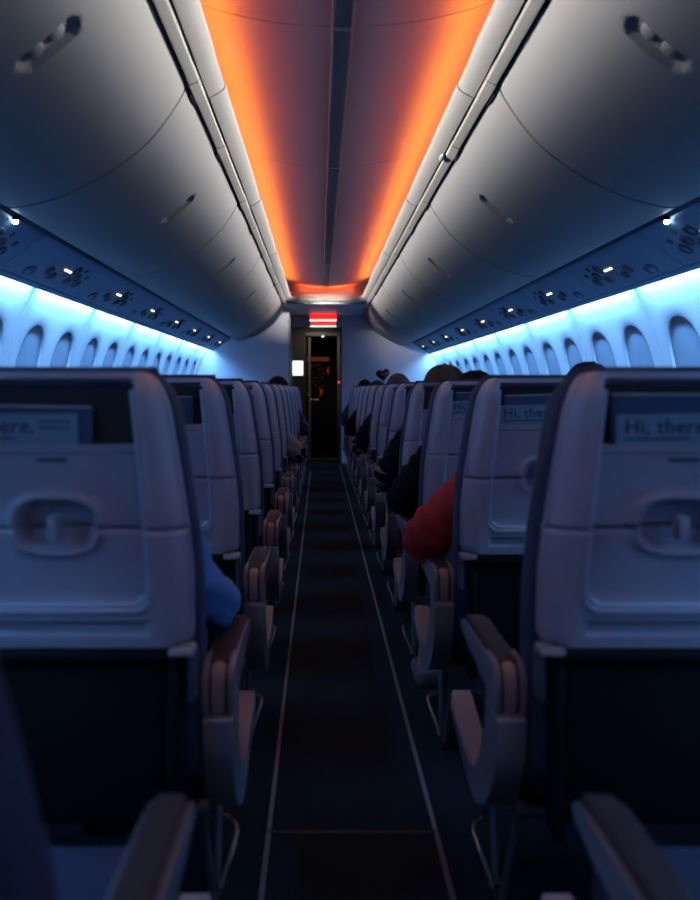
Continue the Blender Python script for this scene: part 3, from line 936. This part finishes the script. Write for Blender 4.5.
# ------------------------------------------------------------------ people
def skin_mesh(name, verts, edges, radii, m, root=0, sub=3):
    me = bpy.data.meshes.new(name); me.from_pydata(verts, edges, [])
    t = bpy.data.objects.new(name, me); C.objects.link(t)
    t.modifiers.new('skin', 'SKIN'); t.modifiers['skin'].use_smooth_shade = True
    for i, r in enumerate(radii):
        d = me.skin_vertices[0].data[i]; d.radius = r if isinstance(r, tuple) else (r, r); d.use_root = (i == root)
    sb = t.modifiers.new('sub', 'SUBSURF'); sb.levels = sub; sb.render_levels = sub
    dg = bpy.context.evaluated_depsgraph_get()
    out = bpy.data.meshes.new_from_object(t.evaluated_get(dg)); bpy.data.objects.remove(t)
    out.materials.clear(); out.materials.append(MATS[m])
    for p in out.polygons: p.use_smooth = True
    return out
def wrinkle(me, amp, fr):
    """soft cloth folds: sharp creases between rounded bulges"""
    for v in me.vertices:
        c = v.co
        a = math.sin(c.x*fr*.9+c.z*fr*1.1+1.7*math.sin(c.y*fr*.45))
        b = math.sin(c.y*fr*1.3-c.z*fr*.8+1.4*math.sin(c.x*fr*.5+.7))
        v.co = c+v.normal*amp*(abs(a)+.8*abs(b)-1.0)
def person(side, row, col, label, shirt, trousers, hair, top, elbow_out=.30, elbow_z=.66, cap=None, sleeve=None, lean_x=0, arm_r=.058, hood=False, leg_out=False):
    s = -side                      # direction towards the aisle in seat-local x
    x0 = side*CX[col]; y0 = D0+PITCH*row
    o = empty('person', (x0, y0, 0))
    tag(o, label, 'person', 'seated passengers')
    dz = top-1.235                 # moves trunk and head up or down
    hx = lean_x*s
    J = []; E = []; R = []
    def j(p, r, par=None):
        J.append(p); R.append(r); i = len(J)-1
        if par is not None: E.append((par, i))
        return i
    pel = j((0, .30, .54), (.115, .13))
    sp = j((0, .255, .70+dz*.4), (.10, .125), pel)
    ch = j((hx*.5, .225, .865+dz*.8), (.105, .14), sp)
    nk0 = j((hx*.7, .225, .975+dz), (.06, .065), ch)
    nk = j((hx*.9, .235, 1.02+dz), .050, nk0)
    jw = j((hx, .25, 1.065+dz), (.066, .075), nk)
    hd = j((hx, .245, 1.125+dz), (.082, .095), jw)
    cr_ = j((hx, .24, 1.185+dz), (.060, .070), hd)
    arms = {}
    for sg in (1, -1):
        sh_ = j((sg*.155+hx*.5, .225, .925+dz*.9), .060, ch)
        if sg == s:
            el = j((sg*elbow_out, .305, elbow_z), .042, sh_); wr = j((sg*.235, .50, .648), .028, el); pa = j((sg*.205, .56, .648), (.034, .016), wr)
            base = Vector((sg*.205, .56, .648))
        else:
            el = j((sg*.205, .30, .66), .042, sh_); wr = j((sg*.10, .47, .60), .028, el); pa = j((sg*.07, .525, .585), (.034, .016), wr)
            base = Vector((sg*.07, .525, .585))
        for k in range(4):
            L = (.072, .082, .076, .060)[k]; ox = (-.026+.0175*k)
            a = base+Vector((ox, .030, 0)); b = a+Vector((ox*.15, L*.5, -.006)); c = b+Vector((0, L*.40, -.022))
            i1 = j(tuple(a), .0085, pa); i2 = j(tuple(b), .008, i1); j(tuple(c), .007, i2)
        th = base+Vector((-sg*.030, -.012, 0)); i1 = j(tuple(th), .010, pa); j(tuple(th+Vector((-sg*.022, .035, -.012))), .008, i1)
        arms[sg] = (J[sh_], J[el], J[wr])
    for sg in (1, -1):
        hp = j((sg*.085, .33, .525), .085, pel); out = leg_out and sg == s
        ax_, ay_ = (.218, .86) if out else (.11, .675)
        kn_ = j((sg*(.15 if out else .105), .645, .535), .058, hp); an = j((sg*ax_, ay_, .11), .037, kn_)
        hl = j((sg*ax_, ay_+.015, .055), .034, an); j((sg*ax_, ay_+.06, .035), (.034, .024), hl)
    body = obj('body', skin_mesh('body', J, E, R, 'skin'), o)
    # face
    bm = bmesh.new()
    bmesh.ops.create_uvsphere(bm, u_segments=10, v_segments=8, radius=1)
    for v in bm.verts: v.co = Vector((hx+v.co.x*.014, .345+v.co.y*.020, 1.105+dz+v.co.z*.022))
    obj('nose', bm_mesh('nose', bm, 'skin'), body)
    for sg in (1, -1):
        bm = bmesh.new(); bmesh.ops.create_uvsphere(bm, u_segments=10, v_segments=8, radius=1)
        for v in bm.verts: v.co = Vector((hx+sg*.088+v.co.x*.010, .235+v.co.y*.020, 1.115+dz+v.co.z*.030))
        obj('ear', bm_mesh('ear', bm, 'skin'), body)
        bm = bmesh.new(); bmesh.ops.create_uvsphere(bm, u_segments=10, v_segments=8, radius=.012)
        for v in bm.verts: v.co += Vector((hx+sg*.032, .325, 1.125+dz))
        obj('eye', bm_mesh('eye', bm, 'dial_white' if False else 'paper_edge'), body)
    bm = bmesh.new(); add_box(bm, hx-.024, hx+.024, .322, .334, 1.066+dz, 1.074+dz, .003); obj('mouth', bm_mesh('mouth', bm, 'cloth_red'), body)
    # shirt over trunk and arms
    V = [J[pel], J[sp], J[ch], J[nk0]]; Ed = [(0, 1), (1, 2), (2, 3)]; Rd = [(.135, .150), (.125, .148), (.125, .158), (.068, .072)]
    slv = sleeve or shirt
    for sg in (1, -1):
        a, b, c = arms[sg]; i = len(V)
        mid = tuple(Vector(a).lerp(Vector(b), .5)+Vector((sg*.012, -.01, -.01))); m2 = tuple(Vector(b).lerp(Vector(c), .5))
        big = arm_r if sg == s else .055
        V += [a, mid, b, m2, c]; Ed += [(2, i), (i, i+1), (i+1, i+2), (i+2, i+3), (i+3, i+4)]; Rd += [.075, big*1.1, big, big*.80, .040]
    sm_ = skin_mesh('shirt', V, Ed, Rd, shirt); wrinkle(sm_, .011, 40)
    obj('shirt', sm_, body)
    if sleeve:      # the lower sleeve of the aisle-side arm shows a second colour
        a, b, c = arms[s]
        mid = tuple(Vector(a).lerp(Vector(b), .62)+Vector((s*.012, 0, 0))); m2 = tuple(Vector(b).lerp(Vector(c), .5))
        q = skin_mesh('sleeve', [mid, b, m2, c], [(0, 1), (1, 2), (2, 3)], [arm_r*1.12, arm_r*1.15, arm_r*.95, .046], sleeve); wrinkle(q, .009, 44)
        obj('sleeve', q, body)
    # trousers and shoes
    V = [(0, .30, .525)]; Ed = []; Rd = [(.12, .135)]
    for sg in (1, -1):
        out = leg_out and sg == s
        i = len(V); V += [(sg*.087, .35, .525), (sg*.105, .50, .535), (sg*(.15 if out else .107), .655, .535)] + ([(sg*.19, .76, .33), (sg*.215, .85, .14)] if out else [(sg*.11, .675, .33), (sg*.11, .68, .12)])
        Ed += [(0, i), (i, i+1), (i+1, i+2), (i+2, i+3), (i+3, i+4)]; Rd += [.095, .082, .070, .060, .055]
    q = skin_mesh('trousers', V, Ed, Rd, trousers); wrinkle(q, .006, 36); obj('trousers', q, body)
    for sg in (1, -1):
        out = leg_out and sg == s
        ax_, ay_ = (.218, .86) if out else (.11, .675)
        bm = bmesh.new(); add_box(bm, sg*ax_-.044, sg*ax_+.044, ay_-.045, ay_+.10+(.07 if out else 0), .0, .085, .030, 3)
        for v in bm.verts:
            if v.co.y > ay_+.035: v.co.z *= .75
        obj('shoe', bm_mesh('shoe', bm, 'shoe_pale' if out else 'black_plastic'), body)
    # hair: a cap of hair down the back of the head
    random.seed(int(top*1000)+row)
    bm = bmesh.new(); bmesh.ops.create_icosphere(bm, subdivisions=4, radius=1)
    g = 1.12 if not hood else 1.35
    for v in list(bm.verts):
        c = v.co
        if c.y > .35+.55*max(0, c.z) and c.z < .75 or c.z < -.62: v.tag = True
    bmesh.ops.delete(bm, geom=[v for v in bm.verts if v.tag], context='VERTS')
    ax, ay, az = .092*g, .108*g, .112*g
    for v in bm.verts:
        c = v.co.copy()
        nz = 1+.035*math.sin(c.x*17+row)*math.sin(c.y*15)*math.sin(c.z*13+2)+random.uniform(-.012, .012)
        v.co = Vector((hx+c.x*ax*nz, .238+c.y*ay*nz, 1.130+dz+c.z*az*nz*(1 if not cap else .93)))
    bmesh.ops.solidify(bm, geom=bm.faces[:], thickness=.008)
    if hood:
        for v in bm.verts: v.co.y -= .02
    obj('hood' if hood else 'hair', bm_mesh('hair', bm, hair), body)
    if cap:
        cp_ = bmesh.new(); N = 36; K = 9; rings = []
        for i in range(K):
            t = i/(K-1)*PI/2
            ring = []
            for k in range(N):
                a = 2*PI*k/N; pan = 1+.014*abs(math.sin(3*a))-.007
                rr = math.cos(t)**.85*pan if i < K-1 else .02
                ring.append(cp_.verts.new((hx+.105*rr*math.cos(a), .238+.122*rr*math.sin(a), 1.138+dz+.112*math.sin(t)**.9)))
            rings.append(ring)
        for A, B in zip(rings, rings[1:]):
            for k in range(N): cp_.faces.new((A[k], A[(k+1) % N], B[(k+1) % N], B[k]))
        cp_.faces.new(rings[-1]); bmesh.ops.solidify(cp_, geom=cp_.faces[:], thickness=.004)
        co = obj('cap', bm_mesh('cap', cp_, cap), body)
        # seams, button, brim
        bs_ = bmesh.new()
        for q in range(6):
            a = q*PI/3; pts = []
            for i in range(9):
                t = i/8*PI/2*.97; rr = math.cos(t)**.85
                pts.append((hx+.106*rr*math.cos(a), .238+.123*rr*math.sin(a), 1.1385+dz+.113*math.sin(t)**.9))
            add_tube(bs_, pts, .0022, 6)
        obj('seam', bm_mesh('seam', bs_, 'hair_grey'), co)
        bb = bmesh.new(); bmesh.ops.create_uvsphere(bb, u_segments=10, v_segments=6, radius=.008)
        for v in bb.verts: v.co += Vector((hx, .238, 1.252+dz))
        obj('button', bm_mesh('button', bb, cap), co)
        br = []
        for i in range(13):
            a = PI*(.12+.76*i/12); br.append((math.cos(a), math.sin(a)))
        vv = [(hx+.098*c, .238+.115*q, 1.142+dz) for c, q in br]+[(hx+.098*c, .238+.115*q+.075*math.sin(PI*i/12)**.7, 1.132+dz-.012*abs(c)) for i, (c, q) in enumerate(br)]
        ff = [(i, i+1, 13+i+1, 13+i) for i in range(12)]
        vv += [(x, y, z-.005) for x, y, z in vv]; ff += [tuple(26+q for q in f_[::-1]) for f_ in ff] + [(13+i, 13+i+1, 39+i+1, 39+i) for i in range(12)]
        obj('brim', mesh_of('brim', vv, ff, cap), co)
    return o
person(1, 1, 0, 'passenger in a red sweater, elbow over the aisle armrest', 'cloth_red', 'denim', 'hair_dark', 1.145, .315, .645, arm_r=.074, leg_out=True)
person(1, 2, 0, 'dark-haired passenger in black, seated directly ahead of the red sweater', 'cloth_black', 'denim', 'hair_dark', 1.185, .30, .66, arm_r=.068)
person(1, 2, 1, 'dark-haired passenger in a middle seat beside the passenger in black', 'cloth_navy', 'denim', 'hair_dark', 1.220, .175, .67, lean_x=.03)
person(1, 3, 0, 'passenger in an olive brown baseball cap, black vest and grey sleeve', 'cloth_black', 'denim', 'hair_dark', 1.235, .30, .66, cap='cap_cloth', sleeve='cloth_grey', arm_r=.066)
person(1, 6, 0, 'grey-haired passenger in black with greyish sleeve, several rows ahead of the cap', 'cloth_black', 'cloth_black', 'hair_grey', 1.235, .315, .65, sleeve='cloth_grey', arm_r=.072)
person(1, 9, 0, 'dark-haired passenger in black four rows from the front right bulkhead', 'cloth_black', 'denim', 'hair_dark', 1.205, .31, .66, arm_r=.07)
person(1, 12, 0, 'dark-haired passenger in navy in the front row by the right bulkhead', 'cloth_navy', 'denim', 'hair_dark', 1.245, .30, .66, arm_r=.066)
person(-1, 0, 0, 'passenger in a light blue shirt with arm beside the aisle armrest', 'cloth_blue', 'denim', 'hair_dark', 1.12, .235, .665, arm_r=.052)
person(-1, 5, 0, 'passenger in a greyish top with bent arm out in the aisle', 'cloth_grey', 'cloth_black', 'hair_dark', 1.14, .315, .66, sleeve='cloth_black', arm_r=.062)
person(-1, 9, 0, 'passenger in a black hood near the left bulkhead', 'cloth_navy', 'denim', 'cloth_black', 1.225, .30, .66, hood=True, arm_r=.066)

# ------------------------------------------------------------------ small things
# heart-shaped shiny balloon near the right bulkhead
def heart():
    bm = bmesh.new(); N = 40; K = 6; rings = []
    def hp(a):
        return (16*math.sin(a)**3/17, (13*math.cos(a)-5*math.cos(2*a)-2*math.cos(3*a)-math.cos(4*a))/17)
    for sgn in (1, -1):
        for i in range(K+1):
            t = i/K
            rr = math.cos(t*PI/2); h = sgn*.045*math.sin(t*PI/2)
            if i == 0 and sgn == -1: continue
            rings.append((sgn, [bm.verts.new((.115*hp(2*PI*k/N)[0]*max(rr, .02), h, .105*hp(2*PI*k/N)[1]*max(rr, .02))) for k in range(N)]))
    fr = [r for q, r in rings if q == 1]; bk = [fr[0]]+[r for q, r in rings if q == -1]
    for L in (fr, bk):
        for A, B in zip(L, L[1:]):
            for k in range(N): bm.faces.new((A[k], A[(k+1) % N], B[(k+1) % N], B[k]))
        bm.faces.new(L[-1])
    return bm_mesh('heart_foil', bm, 'foil')
hb = empty('heart_balloon', (.80, 11.2, 1.33)); hb.rotation_euler = (0, math.radians(-8), math.radians(20))
tag(hb, 'shiny dark red heart-shaped foil balloon near the right bulkhead', 'balloon')
obj('heart_foil', heart(), hb)
obj('ribbon', tube_mesh('ribbon', smooth_path([(0, 0, -.10), (.01, 0, -.3), (-.01, .01, -.5), (.0, .02, -.7), (0, .0, -.86)], 5), .002, 'foil', 6), hb)
